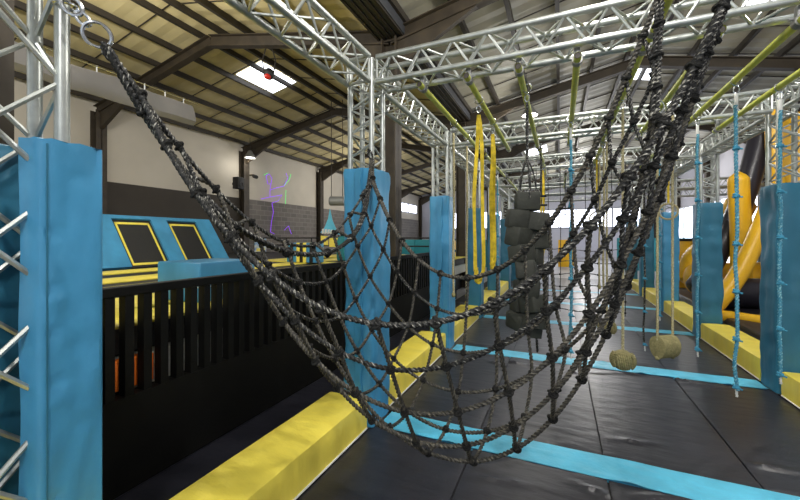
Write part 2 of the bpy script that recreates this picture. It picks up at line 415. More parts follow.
for r_, (ya, yb) in enumerate(rowspan):
    for l_, (xa, xb) in enumerate(lanex):
        o = soft_mat(xa, xb, ya + .003, yb - .003, -.0185, 0, r_ * 10 + l_ + 3, amp=.019, nw=9 if r_ < 3 else 2, step=.03 if r_ < 2 else .08).build('floor_mat', M['black'], origin=((xa + xb) / 2, (ya + yb) / 2, -.02))
        tag(o, 'black floor mat %s, %s' % (LN[l_], RN[r_]), 'mat', 'black floor mats of the obstacle lane')
SN = ['nearest', 'second nearest', 'third', 'fourth', 'farthest']
for i, (a, b) in enumerate(SY):
    o = soft_mat(-1.42, 2.02, a, b, -.0185, .004, 90 + i, amp=.009, nw=20, step=.025 if i < 2 else .06).build('mat_strip', M['cyan'], origin=(0, a, -.02))
    tag(o, 'light blue vinyl strip across the black mats, %s to the camera' % SN[i], 'mat strip', 'light blue strips across the floor')
for i, (a, b) in enumerate(((-.2, 4.0), (4.02, 9.0))):
    o = soft_mat(-2.5, -1.865, a, b, -.0185, -.002, 70 + i, nw=3, step=.06).build('floor_mat', M['black'], origin=(-2.2, a, -.02))
    tag(o, ['narrow black mat between the black railing and the near yellow bumper', 'narrow black mat beside the railing, farther along'][i], 'mat', 'black mats beside the railing')

# yellow bumpers
def bumper(x0, x1, y0, y1, label, side):
    cx, cy = (x0 + x1) / 2, (y0 + y1) / 2
    t = thing('floor_bumper', (cx, cy, 0), label, 'bumper', 'yellow floor bumpers'); H = .25
    nx, ny, nz = 5, max(4, int((y1 - y0) / .05)), 6; vs = []; fs = []
    prof = [(x0, 0), (x0, .06), (x0, .13), (x0, .2), (x0 + .006, H - .006), (x0 + .02, H), (x0 + .12, H + .004), (cx, H + .006), (x1 - .12, H + .004), (x1 - .02, H), (x1 - .006, H - .006), (x1, .2), (x1, .13), (x1, .06), (x1, 0)]
    n = len(prof)
    for j in range(ny + 1):
        y = y0 + (y1 - y0) * j / ny
        for k, (x, z) in enumerate(prof):
            d = noise.noise((y * 9, z * 2.5, x * 3 + cy)) * .009 if k in (1, 2, 3, n - 2, n - 3, n - 4) else 0
            vs.append((x + (d if x > cx else -d), y, z + (noise.noise((x * 5, y * 4, cy)) * .004 if z > .22 else 0)))
    for j in range(ny):
        for k in range(n - 1): a = j * n + k; fs.append((a, a + 1, a + n + 1, a + n))
    fs.append(tuple(range(n))[::-1]); fs.append(tuple(range(ny * n, ny * n + n))); mb = MB().add(vs, fs); mb.build('bumper_cover', M['yellow'], t)
    xs = x1 if side > 0 else x0
    MB().tube([(xs + side * .004, y0 + .01, .012), (xs + side * .004, y1 - .01, .012)], .007, 6).build('piping', M['piping'], t)
TY = [2.74, 5.02, 7.3, 9.57, 11.84, 14.1]
BL = ['long yellow bumper in the foreground left of the black mats', 'yellow bumper behind the left padded post wrapped by the net', 'yellow bumper beside the second left blue post', 'yellow bumper beside the third left post', 'yellow bumper far back on the left row']
ys = [(-.3, 2.68)] + [(TY[i] + .36, TY[i + 1] - .04) for i in range(4)]
for (a, b), l in zip(ys, BL): bumper(-1.86, -1.48, a, b, l, 1)
BR = ['yellow bumper at the right edge of the picture', 'yellow bumper in front of the inflatable, between the two near right posts', 'yellow bumper between the second and third right posts', 'yellow bumper between the third and fourth right posts', 'yellow bumper far back on the right row']
ys = [(2.9, TY[1] - .1)] + [(TY[i] + .33, TY[i + 1] - .08) for i in range(1, 5)]
for (a, b), l in zip(ys, BR): bumper(2.05, 2.42, a, b, l, -1)

# ================================================================= trusses
SQ = .21
def lattice(mb, a0, a1, b0, b1, n, r, flip=False):
    """zigzag braces between chord a0-a1 and chord b0-b1"""
    a0, a1, b0, b1 = map(Vector, (a0, a1, b0, b1))
    for i in range(n):
        p = (a0.lerp(a1, i / n), b0.lerp(b1, (i + .5) / n), a0.lerp(a1, (i + 1) / n))
        if flip: p = (b0.lerp(b1, i / n), a0.lerp(a1, (i + .5) / n), b0.lerp(b1, (i + 1) / n))
        mb.tube([p[0], p[1]], r, 6, cap=False); mb.tube([p[1], p[2]], r, 6, cap=False)
def truss_parts(t, p, q, u, v, n, r=.024, rb=.0095):
    """box truss: chords start at p, run to q; u, v are the section edges"""
    p, q, u, v = map(Vector, (p, q, u, v)); cs = [(p, q), (p + u, q + u), (p + u + v, q + u + v), (p + v, q + v)]
    for a, b in cs: MB().tube([a, b], r, 12).build('chord', M['galv'], t)
    m = MB()
    for i in range(4):
        a, b = cs[i], cs[(i + 1) % 4]; lattice(m, a[0], a[1], b[0], b[1], n, rb, i % 2 == 1)
    for e in (0, 1):
        for i in range(4): m.tube([cs[i][e], cs[(i + 1) % 4][e]], rb * 1.3, 6, cap=False)
    m.build('bracing', M['galv'], t)
def beam_truss(name_label, p, q, u, v, n, group='overhead box trusses'):
    t = thing('box_truss', p, name_label, 'truss', group); truss_parts(t, p, q, u, v, n); return t
ZB = 2.93
# across the lane (X), one per bay
cross = [(2.76, 'nearest'), (5.05, 'second'), (7.33, 'third'), (9.6, 'fourth'), (11.87, 'fifth'), (14.13, 'sixth')]
for y, l in cross:
    beam_truss('silver box truss crossing over the mats, %s from the camera' % l, (-1.48 + .05, y, ZB), (2.08 - .05, y, ZB), (0, SQ, 0), (0, 0, SQ), 13)
# along the rows
for i in range(-1, 5):
    y0 = (TY[i] + .02 + SQ + .03) if i >= 0 else -.6; y1 = TY[i + 1] - .03
    beam_truss('silver box truss over the left row, ' + ['from above the camera to the first padded post', 'between first and second left posts', 'between second and third left posts', 'between third and fourth left posts', 'between fourth and fifth left posts', 'at the far end'][i + 1],
               (-1.48 - SQ, y0, ZB), (-1.48 - SQ, y1, ZB), (SQ, 0, 0), (0, 0, SQ), 12 if i < 0 else 8)
for i in range(0, 5):
    y0 = TY[i] + .02 + SQ + .03; y1 = TY[i + 1] - .03
    beam_truss('silver box truss over the right row, ' + ['nearest the camera', 'second from the camera', 'third from the camera', 'fourth from the camera', 'farthest from the camera'][i],
               (2.08, y0, ZB), (2.08, y1, ZB), (SQ, 0, 0), (0, 0, SQ), 8)
# a second lane farther right, its trusses show past the inflatable
for i, y in enumerate((11.87, 14.13)):
    beam_truss(['silver box truss crossing behind the inflatable', 'far silver box truss at the right wall side'][i], (2.34, y, ZB), (5.6, y, ZB), (0, SQ, 0), (0, 0, SQ), 12)

def pad_mesh(x0, x1, y0, y1, z0, z1, seed, amp=.013, thick=.03):
    """quilted vinyl wrap: closed tube with rounded corners and creases"""
    rim = []; b = .03; per = []
    for cx, cy, a0 in ((x1 - b, y1 - b, 0), (x0 + b, y1 - b, 90), (x0 + b, y0 + b, 180), (x1 - b, y0 + b, 270)):
        for q in (0, 30, 60, 90):
            a = math.radians(a0 + q); per.append((cx + b * math.cos(a), cy + b * math.sin(a)))
    pts = []
    for i, p in enumerate(per):
        q = per[(i + 1) % len(per)]; d = math.dist(p, q); n = max(1, int(d / .035))
        for k in range(n): t = k / n; pts.append((p[0] + (q[0] - p[0]) * t, p[1] + (q[1] - p[1]) * t))
    n = len(pts); rows = 46; vs = []; fs = []; cx, cy = (x0 + x1) / 2, (y0 + y1) / 2
    for j in range(rows + 1):
        z = z0 + (z1 - z0) * j / rows
        for x, y in pts:
            d = noise.noise((x * 9 + seed, y * 9, z * 2.3)) * amp * 1.3 + noise.noise((x * 4, y * 4 + seed, z * 7)) * amp
            d += -abs(noise.noise((x * 3 + seed, y * 3, z * 5))) * amp
            L = math.hypot(x - cx, y - cy); zz = z
            if j == rows: d -= .012; zz = z + noise.noise((x * 12, y * 12, seed)) * .008
            if j == rows - 1: zz = z + .012
            vs.append((x + (x - cx) / L * d, y + (y - cy) / L * d, zz))
    for j in range(rows):
        for k in range(n): a = j * n + k; c = j * n + (k + 1) % n; fs.append((a, c, c + n, a + n))
    # inner lip
    base = rows * n; o = len(vs)
    for x, y in pts: L = math.hypot(x - cx, y - cy); vs.append((x - (x - cx) / L * thick * 1.4, y - (y - cy) / L * thick * 1.4, z1 - .01))
    for x, y in pts: L = math.hypot(x - cx, y - cy); vs.append((x - (x - cx) / L * thick * 1.4, y - (y - cy) / L * thick * 1.4, z1 - .25))
    for k in range(n):
        c = (k + 1) % n; fs.append((base + k, base + c, o + c, o + k)); fs.append((o + k, o + c, o + n + c, o + n + k))
    return MB().add(vs, fs)
def tower(cx0, cy0, label, pm, x0, x1, y0, y1, ztop, seed, ztop_truss=3.14, flap=None, group='padded truss posts'):
    t = thing('padded_truss_post', ((x0 + x1) / 2, (y0 + y1) / 2, 0), label, 'truss post', group)
    truss_parts(t, (cx0, cy0, .02), (cx0, cy0, ztop_truss), (SQ, 0, 0), (0, SQ, 0), 15, r=.0245)
    p = pad_mesh(x0, x1, y0, y1, 0.006, ztop, seed).build('pad', pm, t)
    if flap:
        mb = MB(); fx0, fx1, fy, = flap; n = 60; vs = []; fs = []
        for j in range(n + 1):
            z = .03 + (ztop - .05) * j / n; s = .006 * math.sin(z * 23 + seed) + .01 * noise.noise((z * 4, seed, 0))
            for x, yy in ((fx0 + s * .3, fy + .008), (fx0 + s * .3, fy - .010), (fx1 + s, fy - .016 - abs(s)), (fx1 + s + .004, fy - .002)): vs.append((x, yy, z))
        for j in range(n):
            for k in range(3): a = j * 4 + k; fs.append((a, a + 1, a + 5, a + 4))
        mb.add(vs, fs).build('closing_flap', pm, p)
    MB().box(cx0 - .04, cx0 + SQ + .04, cy0 - .04, cy0 + SQ + .04, -.015, .012).build('base_plate', M['plate'], t, False)
    return t
LL = ['light blue padded truss post in the middle, with the cargo net tied to its top', 'light blue padded truss post second in the left row', 'dark blue padded post third in the left row, behind the yellow straps', 'dark blue padded post fourth in the left row', 'padded post fifth in the left row', 'farthest padded post of the left row']
for i, y in enumerate(TY):
    tower(-1.48 - SQ, y + .02, LL[i], M['blue'] if i in (0, 1) else M['dblue'], -1.73, -1.44, y - .04, y + .32, 2.2, i * 3 + 1, flap=(-1.60, -1.535, y - .045) if i < 2 else None)
RL = ['large blue padded truss post at the right edge', 'dark blue padded truss post left of the inflatable', 'blue padded post third in the right row', 'blue padded post fourth in the right row', 'farthest padded post of the right row']
for i, y in enumerate(TY[1:]):
    tower(2.08, y + .02, RL[i], M['dblue'] if i != 2 else M['blue'], 2.03, 2.34, y - .06, y + .3, 2.16, i * 5 + 40)

# near left tower: open lattice facing the lane, pads on two sides
nt_ = thing('padded_truss_post', (-2.0, .72, 0), 'near left truss post with bare silver tubes above its blue pads', 'truss post', 'padded truss posts')
nx, ny = -2.115, .6
truss_parts(nt_, (nx, ny, .02), (nx, ny, 3.14), (.22, 0, 0), (0, .22, 0), 7, r=.026, rb=.011)
# pad A: wraps the far lane-side corner, with a loose flap facing the camera
CREASE = [(1, 1.62, .014), (1.2, 1.40, .018), (1.4, 1.355, -.010), (1, 1.22, .015), (2, 1.02, .014), (1.5, .95, -.010), (6, .82, .012), (5, 1.85, .010), (2, .55, .014), (6, .40, .012), (4, 1.5, -.006), (5, 1.15, .008)]
def padA():
    vs = []; fs = []; n = 70
    for j in range(n + 1):
        z = .01 + 1.98 * j / n
        def N(a, s): return noise.noise((a, z * 2.2, s)) * .006 + noise.noise((a * 2, z * 6, s)) * .003
        w1 = .016 * noise.noise((1, z * 2.6, 5)) + .006 * math.sin(z * 9)
        row = [(-1.925 + w1 * 1.2, .700), (-1.91 + w1, .708 + w1 * .3), (-1.885, .712 + N(1, 2)), (-1.862, .722 + N(2, 2)), (-1.848, .728), (-1.842, .738)]
        for k in range(1, 9): row.append((-1.84 + N(k * .35, 9) * 2.4 - .006 * k / 8 - sum(a * math.exp(-((k - kk) / 1.3) ** 2 - ((z - zz) / .022) ** 2) for kk, zz, a in CREASE), .738 + (.925 - .738) * k / 8))
        row += [(-1.85, .940), (-1.86, .948), (-1.95, .952), (-2.12, .952), (-2.135, .94), (-2.135, .91), (-1.95, .91), (-1.888, .905), (-1.876, .89), (-1.876, .765), (-1.884, .748), (-1.90, .74), (-1.925 + w1 * 1.2, .725)]
        for x, y in row: vs.append((x, y, z + (.004 * math.sin(x * 90 + y * 70) if j == n else 0)))
        m = len(row)
    for j in range(n):
        for k in range(m): a = j * m + k; c = j * m + (k + 1) % m; fs.append((a, c, c + m, a + m))
    fs2 = []
    top = n * m; # rim strip closes the thickness at the top
    outer = list(range(0, m // 2 + 1)); 
    for k in range(m // 2):
        a, b = top + k, top + k + 1; c, d = top + m - 1 - k, top + m - 2 - k
        fs2.append((a, b, d, c) if len({a, b, d, c}) == 4 else (a, b, c))
    return MB().add(vs, fs + fs2)
pa = padA().build('pad', M['blue'], nt_)
MB().tube([(-1.836, .748, z) for z in np.linspace(.03, 1.97, 30)], .0035, 5).build('seam', M['dblue'], pa)
MB().box(-2.42, -2.14, .52, .84, .01, 2.0, .03).build('pad', M['dblue'], nt_)
MB().box(nx - .05, nx + .27, ny - .05, ny + .27, -.015, .012).build('base_plate', M['plate'], nt_, False)

# ================================================================= lime pipes with clamps under the trusses
def pipe(x, y0, y1, label, z=2.83):
    t = thing('scaffold_pipe', (x, (y0 + y1) / 2, z), label, 'pipe', 'lime pipes under the trusses')
    MB().tube([(x, y0, z), (x, y1, z)], .0242, 14, cap=False).build('tube', M['lime'], t)
    MB().tube([(x, y0 + .004, z), (x, y1 - .004, z)], .02, 12).build('tube_bore', M['purlin'], t)
    for y in (y0 + .09, y1 - .09):
        m = MB(); m.tube([(x, y - .025, z), (x, y + .025, z)], .034, 12); m.box(x - .02, x + .02, y - .02, y + .02, z + .02, z + .09, .006); m.tube([(x - .05, y, z + .02), (x + .05, y, z + .02)], .008, 6)
        m.build('clamp', M['plate'], t)
px_ = [-1.03, -.652, -.275, .109, .495, .87, 1.25, 1.63]
pn = ['first', 'second', 'third', 'fourth', 'fifth', 'sixth', 'seventh', 'eighth']
for k, x in enumerate(px_): pipe(x, 2.72, 5.3, 'lime pipe over the first full bay, %s from the left' % pn[k])
for k, x in enumerate(px_[::2]): pipe(x + .02, 5.34, 7.6, 'lime pipe over the second bay, %s from the left' % pn[k])
pipe(.515, .5, 2.70, 'lime pipe nearest the camera, carrying the top corner of the cargo net', z=2.84)
for k, x in enumerate((-1.0, .1, 1.25)): pipe(x, 7.66, 9.85, 'lime pipe over the third bay, %s from the left' % pn[k])

# ================================================================= cargo net
NET_SHAPE = (17, 10)
NET_MM = """-1710,865,2410 -1639,985,2140 -1554,1128,1886 -1449,1303,1660 -1349,1557,1525 -1300,1856,1510 -1307,2146,1601 -1350,2392,1776 -1410,2581,2006 -1460,2740,2260
-1636,975,2207 -1570,1099,2013 -1512,1243,1834 -1464,1419,1680 -1429,1629,1573 -1410,1866,1554 -1406,2089,1634 -1405,2287,1767 -1405,2468,1921 -1406,2639,2086
-1529,1014,1994 -1471,1137,1802 -1423,1275,1615 -1383,1449,1459 -1355,1658,1349 -1341,1895,1328 -1351,2119,1404 -1358,2317,1536 -1341,2493,1694 -1310,2590,1910
-1406,1059,1791 -1357,1179,1597 -1320,1311,1404 -1289,1483,1243 -1266,1691,1131 -1258,1927,1108 -1277,2152,1181 -1271,2347,1317 -1226,2475,1512 -1202,2540,1738
-1264,1111,1604 -1225,1228,1406 -1196,1351,1205 -1174,1518,1038 -1159,1725,922 -1152,1961,898 -1170,2186,972 -1128,2359,1128 -1096,2442,1349 -1078,2491,1581
-1097,1172,1440 -1069,1285,1236 -1044,1397,1028 -1032,1555,851 -1024,1758,729 -1015,1994,706 -1021,2217,790 -968,2342,985 -943,2402,1213 -927,2441,1447
-904,1242,1314 -883,1349,1103 -859,1450,890 -852,1595,701 -853,1791,567 -835,2027,555 -816,2234,670 -780,2316,890 -760,2360,1122 -747,2390,1358
-684,1319,1250 -666,1419,1035 -640,1510,817 -634,1639,618 -640,1821,466 -612,2057,479 -581,2229,640 -563,2287,870 -553,2319,1105 -546,2342,1341
-457,1399,1260 -440,1486,1059 -411,1566,838 -400,1682,632 -404,1848,462 -377,2079,508 -351,2217,700 -352,2261,933 -353,2285,1169 -353,2302,1406
-242,1474,1342 -231,1548,1156 -203,1618,941 -194,1717,745 -194,1861,571 -172,2081,628 -148,2216,822 -171,2247,1056 -182,2262,1293 -190,2273,1531
-54,1540,1477 -52,1601,1302 -31,1661,1099 -29,1745,913 -32,1871,745 -16,2071,807 26,2203,983 -22,2231,1214 -43,2242,1450 -56,2250,1687
108,1597,1647 100,1645,1480 110,1696,1287 103,1767,1109 92,1879,948 98,2064,1016 170,2169,1169 89,2213,1388 68,2225,1624 56,2231,1862
246,1646,1839 229,1683,1676 227,1726,1492 211,1785,1320 190,1886,1164 186,2059,1236 267,2140,1384 220,2194,1577 172,2210,1809 151,2216,2045
366,1688,2044 340,1716,1884 326,1750,1707 301,1801,1540 271,1891,1388 257,2054,1463 324,2123,1614 338,2157,1780 251,2196,1997 236,2203,2235
470,1724,2259 437,1744,2099 411,1772,1928 379,1814,1764 339,1895,1615 317,2050,1693 365,2111,1848 389,2139,2011 345,2180,2193 313,2191,2427
563,1757,2479 522,1770,2319 486,1790,2153 446,1825,1992 399,1899,1846 368,2047,1925 396,2101,2083 415,2130,2247 426,2154,2414 385,2180,2623
646,1786,2704 599,1792,2542 553,1807,2381 506,1835,2221 451,1902,2078 413,2044,2159 422,2093,2319 433,2124,2485 444,2148,2650 455,2169,2817"""
NP = np.array([[tuple(int(c) / 1000 for c in p.split(',')) for p in row.split()] for row in NET_MM.strip().split('\n')])
NI, NJ = NET_SHAPE
cn = thing('cargo_net', tuple(NP[NI // 2, NJ // 2]), 'big black and brown rope cargo net slung like a hammock across the foreground', 'cargo net')
def side_shift(P, d):
    P = np.array(P); t = np.gradient(P, axis=0); t /= np.linalg.norm(t, axis=1)[:, None] + 1e-9
    s = np.cross(t, (0, 0, 1)); s /= np.linalg.norm(s, axis=1)[:, None] + 1e-6; return P + s * d + np.array((0, 0, d * .3))
# border ropes are doubled
NP[0, 0] = P3(105, 46, 1.49)
for nm, line in (('near', NP[:, 0]), ('far', NP[:, -1]), ('left', NP[0]), ('right', NP[-1])):
    for d in (-.009, .009):
        MB().rope(side_shift(line, d), .0105, pitch=.024, step=.0042).build('border_rope', M['rope'] if nm in ('near', 'right', 'left') else M['netrope'], cn)
for j in range(1, NJ - 1): MB().rope(NP[:, j], .0092, pitch=.021, step=.004).build('lengthwise_rope', M['netrope'] if 1 < j < NJ - 2 else M['rope'], cn)
for i in range(1, NI - 1): MB().rope(NP[i], .0084, pitch=.021, step=.004).build('crosswise_rope', M['netrope'] if 3 < i < NI - 5 else M['rope'], cn)
camd = sorted([(np.linalg.norm(NP[i, j] - np.array((0, 0, 1.6))), i, j) for i in range(NI) for j in range(NJ) if (i, j) not in ((0, 0), (0, NJ - 1), (NI - 1, 0), (NI - 1, NJ - 1))])
def knot_shape(mb, i, j):
    p = Vector(NP[i, j]); e = i in (0, NI - 1) or j in (0, NJ - 1); r = .0205 if e else .0175
    a = Vector(NP[min(i + 1, NI - 1), j] - NP[max(i - 1, 0), j]).normalized(); b = Vector(NP[i, min(j + 1, NJ - 1)] - NP[i, max(j - 1, 0)]).normalized()
    n = a.cross(b); n = n.normalized() if n.length > .05 else a.orthogonal().normalized()
    mb.blob(p, r * .95, r * .95, r * .95, 10, 7, jit=.3)
    mb.torus(p + n * r * .35, (a + n * .5).normalized(), r * .85, r * .42, 12, 6)
    mb.torus(p - n * r * .2, (b + n * .4).normalized(), r * .9, r * .4, 12, 6)
    for s in (-1, 1): mb.torus(p + a * s * r * .8, a, r * .55, r * .34, 10, 5)
for _, i, j in camd[:100]:
    m = MB(); knot_shape(m, i, j); m.build('knot', M['knot'], cn)
m = MB()
for _, i, j in camd[100:]: knot_shape(m, i, j)
o = m.build('knots', M['knot'], cn); o['kind'] = 'stuff'
# lashings at the corners
def lash(p, q, n=4, r=.008, name='corner_lashing'):
    p, q = Vector(p), Vector(q); d = (q - p).normalized(); o = d.orthogonal().normalized(); s = d.cross(o)
    for k in range(n):
        a = 2 * PI * k / n; off = (o * math.cos(a) + s * math.sin(a)) * .016
        MB().rope([p, p.lerp(q, .33) + off, p.lerp(q, .66) + off, q], r, pitch=.021, step=.004).build(name, M['rope'], cn)
A = NP[0, 0]; Bc = NP[0, -1]; Cc = NP[-1, -1]; D = NP[-1, 0]
lash(P3(103, 43, 1.49), A + (NP[1, 0] - A) * .35, 3)
lash((-1.50, 2.74, 2.36), Bc, 3)
lash((.515, 2.169, 2.84), Cc, 4); lash((.515, 1.786, 2.84), D, 5)

# chain that ties the net to the near tower
def chain(name, label, top, bottom, ringr=.045):
    t = thing(name, top, label, 'chain', 'chains and shackles'); a, b = Vector(top), Vector(bottom); d = (b - a); L = d.length; d.normalize(); s = d.orthogonal().normalized()
    MB().torus(a, d.cross(s), .03, .0085, 18, 8, 1.35, d).build('shackle', M['chain'], t)
    n = max(1, int((L - .08) / .05))
    for k in range(n):
        c = a.lerp(b, (k + 1) / (n + 1) * .8); MB().torus(c, s if k % 2 else d.cross(s), .018, .0065, 18, 8, 1.9, d).build('link', M['chain'], t)
    MB().torus(b - d * ringr * .2, b - Vector((0, 0, 1.6)), ringr, .0075, 26, 8).build('ring', M['chain'], t)
chain('chain', 'zinc chain and ring tying the net to the near left truss post', P3(72, 6, 1.46), P3(99, 37, 1.485), .046)
m = MB().torus((-1.87, .82, 2.56), (0, 0, 1), .034, .009, 20, 8); tag(m.build('pipe_clamp', M['chain'], origin=(-1.87, .82, 2.56)), 'zinc clamp ring round the tube of the near left truss post', 'clamp')
# ================================================================= things hanging under the pipes
def carabiner(t, p, r=.018):
    p = Vector(p); MB().torus(p, (0, 1, 0), r, .0045, 16, 6, 1.7, (0, 0, 1)).build('carabiner', M['chain'], t)
def knotted_rope(x, y, zb, label, gap=.37, zt=2.80, r=.0112, m='bluerope', km='bluerope', knots=True):
    t = thing('knotted_rope', (x, y, zt), label, 'rope', 'knotted climbing ropes'); R2 = random.Random(int(x * 100 + y * 10))
    MB().torus((x, y, zt + .02), (0, 1, 0), .034, .006, 16, 6).build('hanging_ring', M['chain'], t)
    carabiner(t, (x, y, zt - .05)); 
    MB().box(x - .012, x + .012, y - .008, y + .008, zt - .2, zt - .08, .005).build('white_sling', M['piping'], t)
    zs = np.linspace(zt - .17, zb, 12); pts = [(x + R2.gauss(0, .004), y + R2.gauss(0, .004), z) for z in zs]
    MB().rope(pts, r, pitch=.028, step=.007).build('rope', M[m], t)
    z = zb + .02
    while z < zt - .3 and knots:
        k = MB(); k.torus((x, y, z), (0, .2, 1), r * 1.45, r * .85, 14, 7); k.torus((x, y, z + .014), (.3, -.1, 1), r * 1.35, r * .8, 14, 7); k.blob((x, y, z), r * 1.2)
        k.tube([(x + r, y - r, z), (x + r * 3.0, y - r * 1.6, z - r * .6)], r * .6, 7)
        k.build('knot', M['bluerope_knot'], t); z += gap
    MB().rope([(x, y, zb + .01), (x + .004, y, zb - .05)], r * .7, step=.01).build('rope_end', M['piping'], t)
M['bluerope_knot'] = mat('blue_rope_knot', (66, 152, 186), .8, var=.25, vscale=50, bump=.6, bscale=80)
knotted_rope(1.25, 3.63, .42, 'light blue knotted rope hanging in front of the inflatable')
knotted_rope(1.63, 3.93, .47, 'light blue knotted rope in front of the padded post at the right edge')
knotted_rope(1.25, 4.5, .47, 'light blue knotted rope in front of the dark blue post left of the inflatable')
knotted_rope(.10, 4.1, .42, 'light blue knotted rope behind the cargo net, nearer of two right of the block stack')
knotted_rope(.12, 4.75, .5, 'light blue knotted rope behind the cargo net, farther of two right of the block stack')
knotted_rope(1.27, 6.1, .5, 'light blue knotted rope farther back, left of the second right post')
knotted_rope(-1.01, 6.6, .5, 'light blue knotted rope far back beside the yellow straps')

def strap(x, y, zb, w, label, loop=.09, zt=2.80):
    t = thing('webbing_strap', (x, y, zt), label, 'strap', 'yellow webbing straps')
    MB().torus((x, y, zt + .01), (0, 1, 0), .034, .006, 16, 6).build('hanging_ring', M['chain'], t)
    carabiner(t, (x, y, zt - .07))
    z0 = zt - .12; pts = []; n = 40
    for k in range(n + 1):
        a = k / n; s = -1 if a < .5 else 1; u = 1 - abs(a - .5) * 2
        h = z0 + (zb - z0) * min(1, u * 1.0); wd = loop * min(1, (u * 1.9)) ** .6 * (1 if u < .93 else math.cos((u - .93) / .07 * PI / 2) ** .7)
        pts.append((x + s * wd / 2 * (1 if a != .5 else 0) + .006 * math.sin(u * 9), y + .004 * math.sin(u * 14), h))
    vs = []; fs = []
    for k, p in enumerate(pts):
        tw = .5 * math.sin(k * .35); dx, dy = math.cos(tw) * w / 2, math.sin(tw) * w / 2
        for sx, e in ((-1, 0), (1, 0), (1, 1), (-1, 1)): vs.append((p[0] + sx * dx - e * .003 * math.sin(tw), p[1] + sx * dy + e * .004, p[2]))
    for k in range(n):
        for j in range(4): a = k * 4 + j; c = k * 4 + (j + 1) % 4; fs.append((a, c, c + 4, a + 4))
    MB().add(vs, fs).build('webbing', M['strap'], t)
    MB().rope([(x - loop * .3, y, zb + .10), (x - loop * .25, y - .01, zb), (x + .0, y, zb - .03), (x + loop * .3, y, zb + .03)], .016, pitch=.05).build('padded_handle', M['strap'], t)
strap(-.652, 3.2, 1.24, .032, 'yellow webbing loop nearest the dark blue post, longest of the straps', .075)
strap(-.640, 3.85, 1.30, .036, 'single yellow webbing strap right of the long loop', .03)
strap(-.255, 6.25, 1.35, .03, 'small yellow strap behind the grey block stack', .04)

def handrope(x, y, zb, label):
    t = thing('tan_rope', (x, y, 2.8), label, 'rope', 'tan hanging ropes')
    MB().torus((x, y, 2.82), (0, 1, 0), .034, .006, 16, 6).build('hanging_ring', M['chain'], t); carabiner(t, (x, y, 2.74))
    MB().rope([(x, y, 2.71), (x + .006, y, 2.0), (x - .004, y, 1.4), (x, y, zb)], .011, pitch=.03, step=.01).build('rope', M['tanrope'], t)
    MB().blob((x, y, zb), .022, .022, .03).build('end_knot', M['tan'], t)
handrope(-1.03, 3.75, 1.0, 'tan rope hanging right beside the second left post, nearer one')
handrope(-1.03, 4.35, .9, 'tan rope hanging beside the second left post, farther one')
handrope(.495, 5.15, .9, 'tan rope hanging behind the tan ball')
handrope(.515, 5.9, .9, 'tan rope farther back behind the cargo net')
handrope(-.255, 6.6, .9, 'tan rope far back left of the blue knotted ropes')

# hanging column of grey foam blocks
x, y = -.245, 3.13
bs = thing('block_column', (x, y, 2.8), 'hanging column of grey foam blocks threaded on ropes, in the middle of the lane', 'hanging blocks')
MB().torus((x, y, 2.82), (0, 1, 0), .034, .006, 16, 6).build('hanging_ring', M['chain'], bs); carabiner(bs, (x, y, 2.74))
MB().rope([(x, y, 2.7), (x, y, 2.2)], .011, step=.01).build('rope', M['rope'], bs)
for k in range(5):
    a = k * 1.26; MB().rope([(x, y, 2.25), (x + .05 * math.cos(a), y + .05 * math.sin(a), 2.12), (x + .08 * math.cos(a), y + .08 * math.sin(a), 1.92)], .006, step=.01).build('suspension_rope', M['rope'], bs)
rb = random.Random(11); zz = 1.97; layer = 0
while zz > .95:
    h = rb.uniform(.135, .165); n = 1 if layer == 0 else 2
    for s in range(n):
        a = (layer * 1.1 + rb.uniform(-.3, .3)); w_ = .19 if n == 1 else .17; d_ = .15 if n == 1 else .15
        off = 0 if n == 1 else .078 * (1 if s else -1)
        mtx = Matrix.Translation((x + off * math.cos(a * .35), y + off * math.sin(a * .35), zz - h / 2 - (.03 if s else 0))) @ Matrix.Rotation(a * .35 + rb.uniform(-.25, .25), 4, 'Z') @ Matrix.Rotation(rb.uniform(-.16, .16), 4, 'X') @ Matrix.Rotation(rb.uniform(-.2, .2), 4, 'Y')
        MB().box(-w_ / 2, w_ / 2, -d_ / 2, d_ / 2, -h / 2, h / 2, .018, mtx).build('foam_block', M['block'], bs)
    zz -= h * .93; layer += 1
vs = [(x - .14, y - .06, .99), (x + .13, y - .06, .99), (x + .13, y + .08, .99), (x - .14, y + .08, .99), (x + .02, y - .04, .80), (x + .11, y - .04, .80), (x + .11, y + .05, .80), (x + .02, y + .05, .80)]
MB().add(vs, [(3, 2, 1, 0), (4, 5, 6, 7), (0, 1, 5, 4), (1, 2, 6, 5), (2, 3, 7, 6), (3, 0, 4, 7)][0:6]).build('foam_block', M['block'], bs, False)
MB().rope([(x + .07, y, .82), (x + .08, y, .68)], .009, step=.01).build('tail_rope', M['rope'], bs)

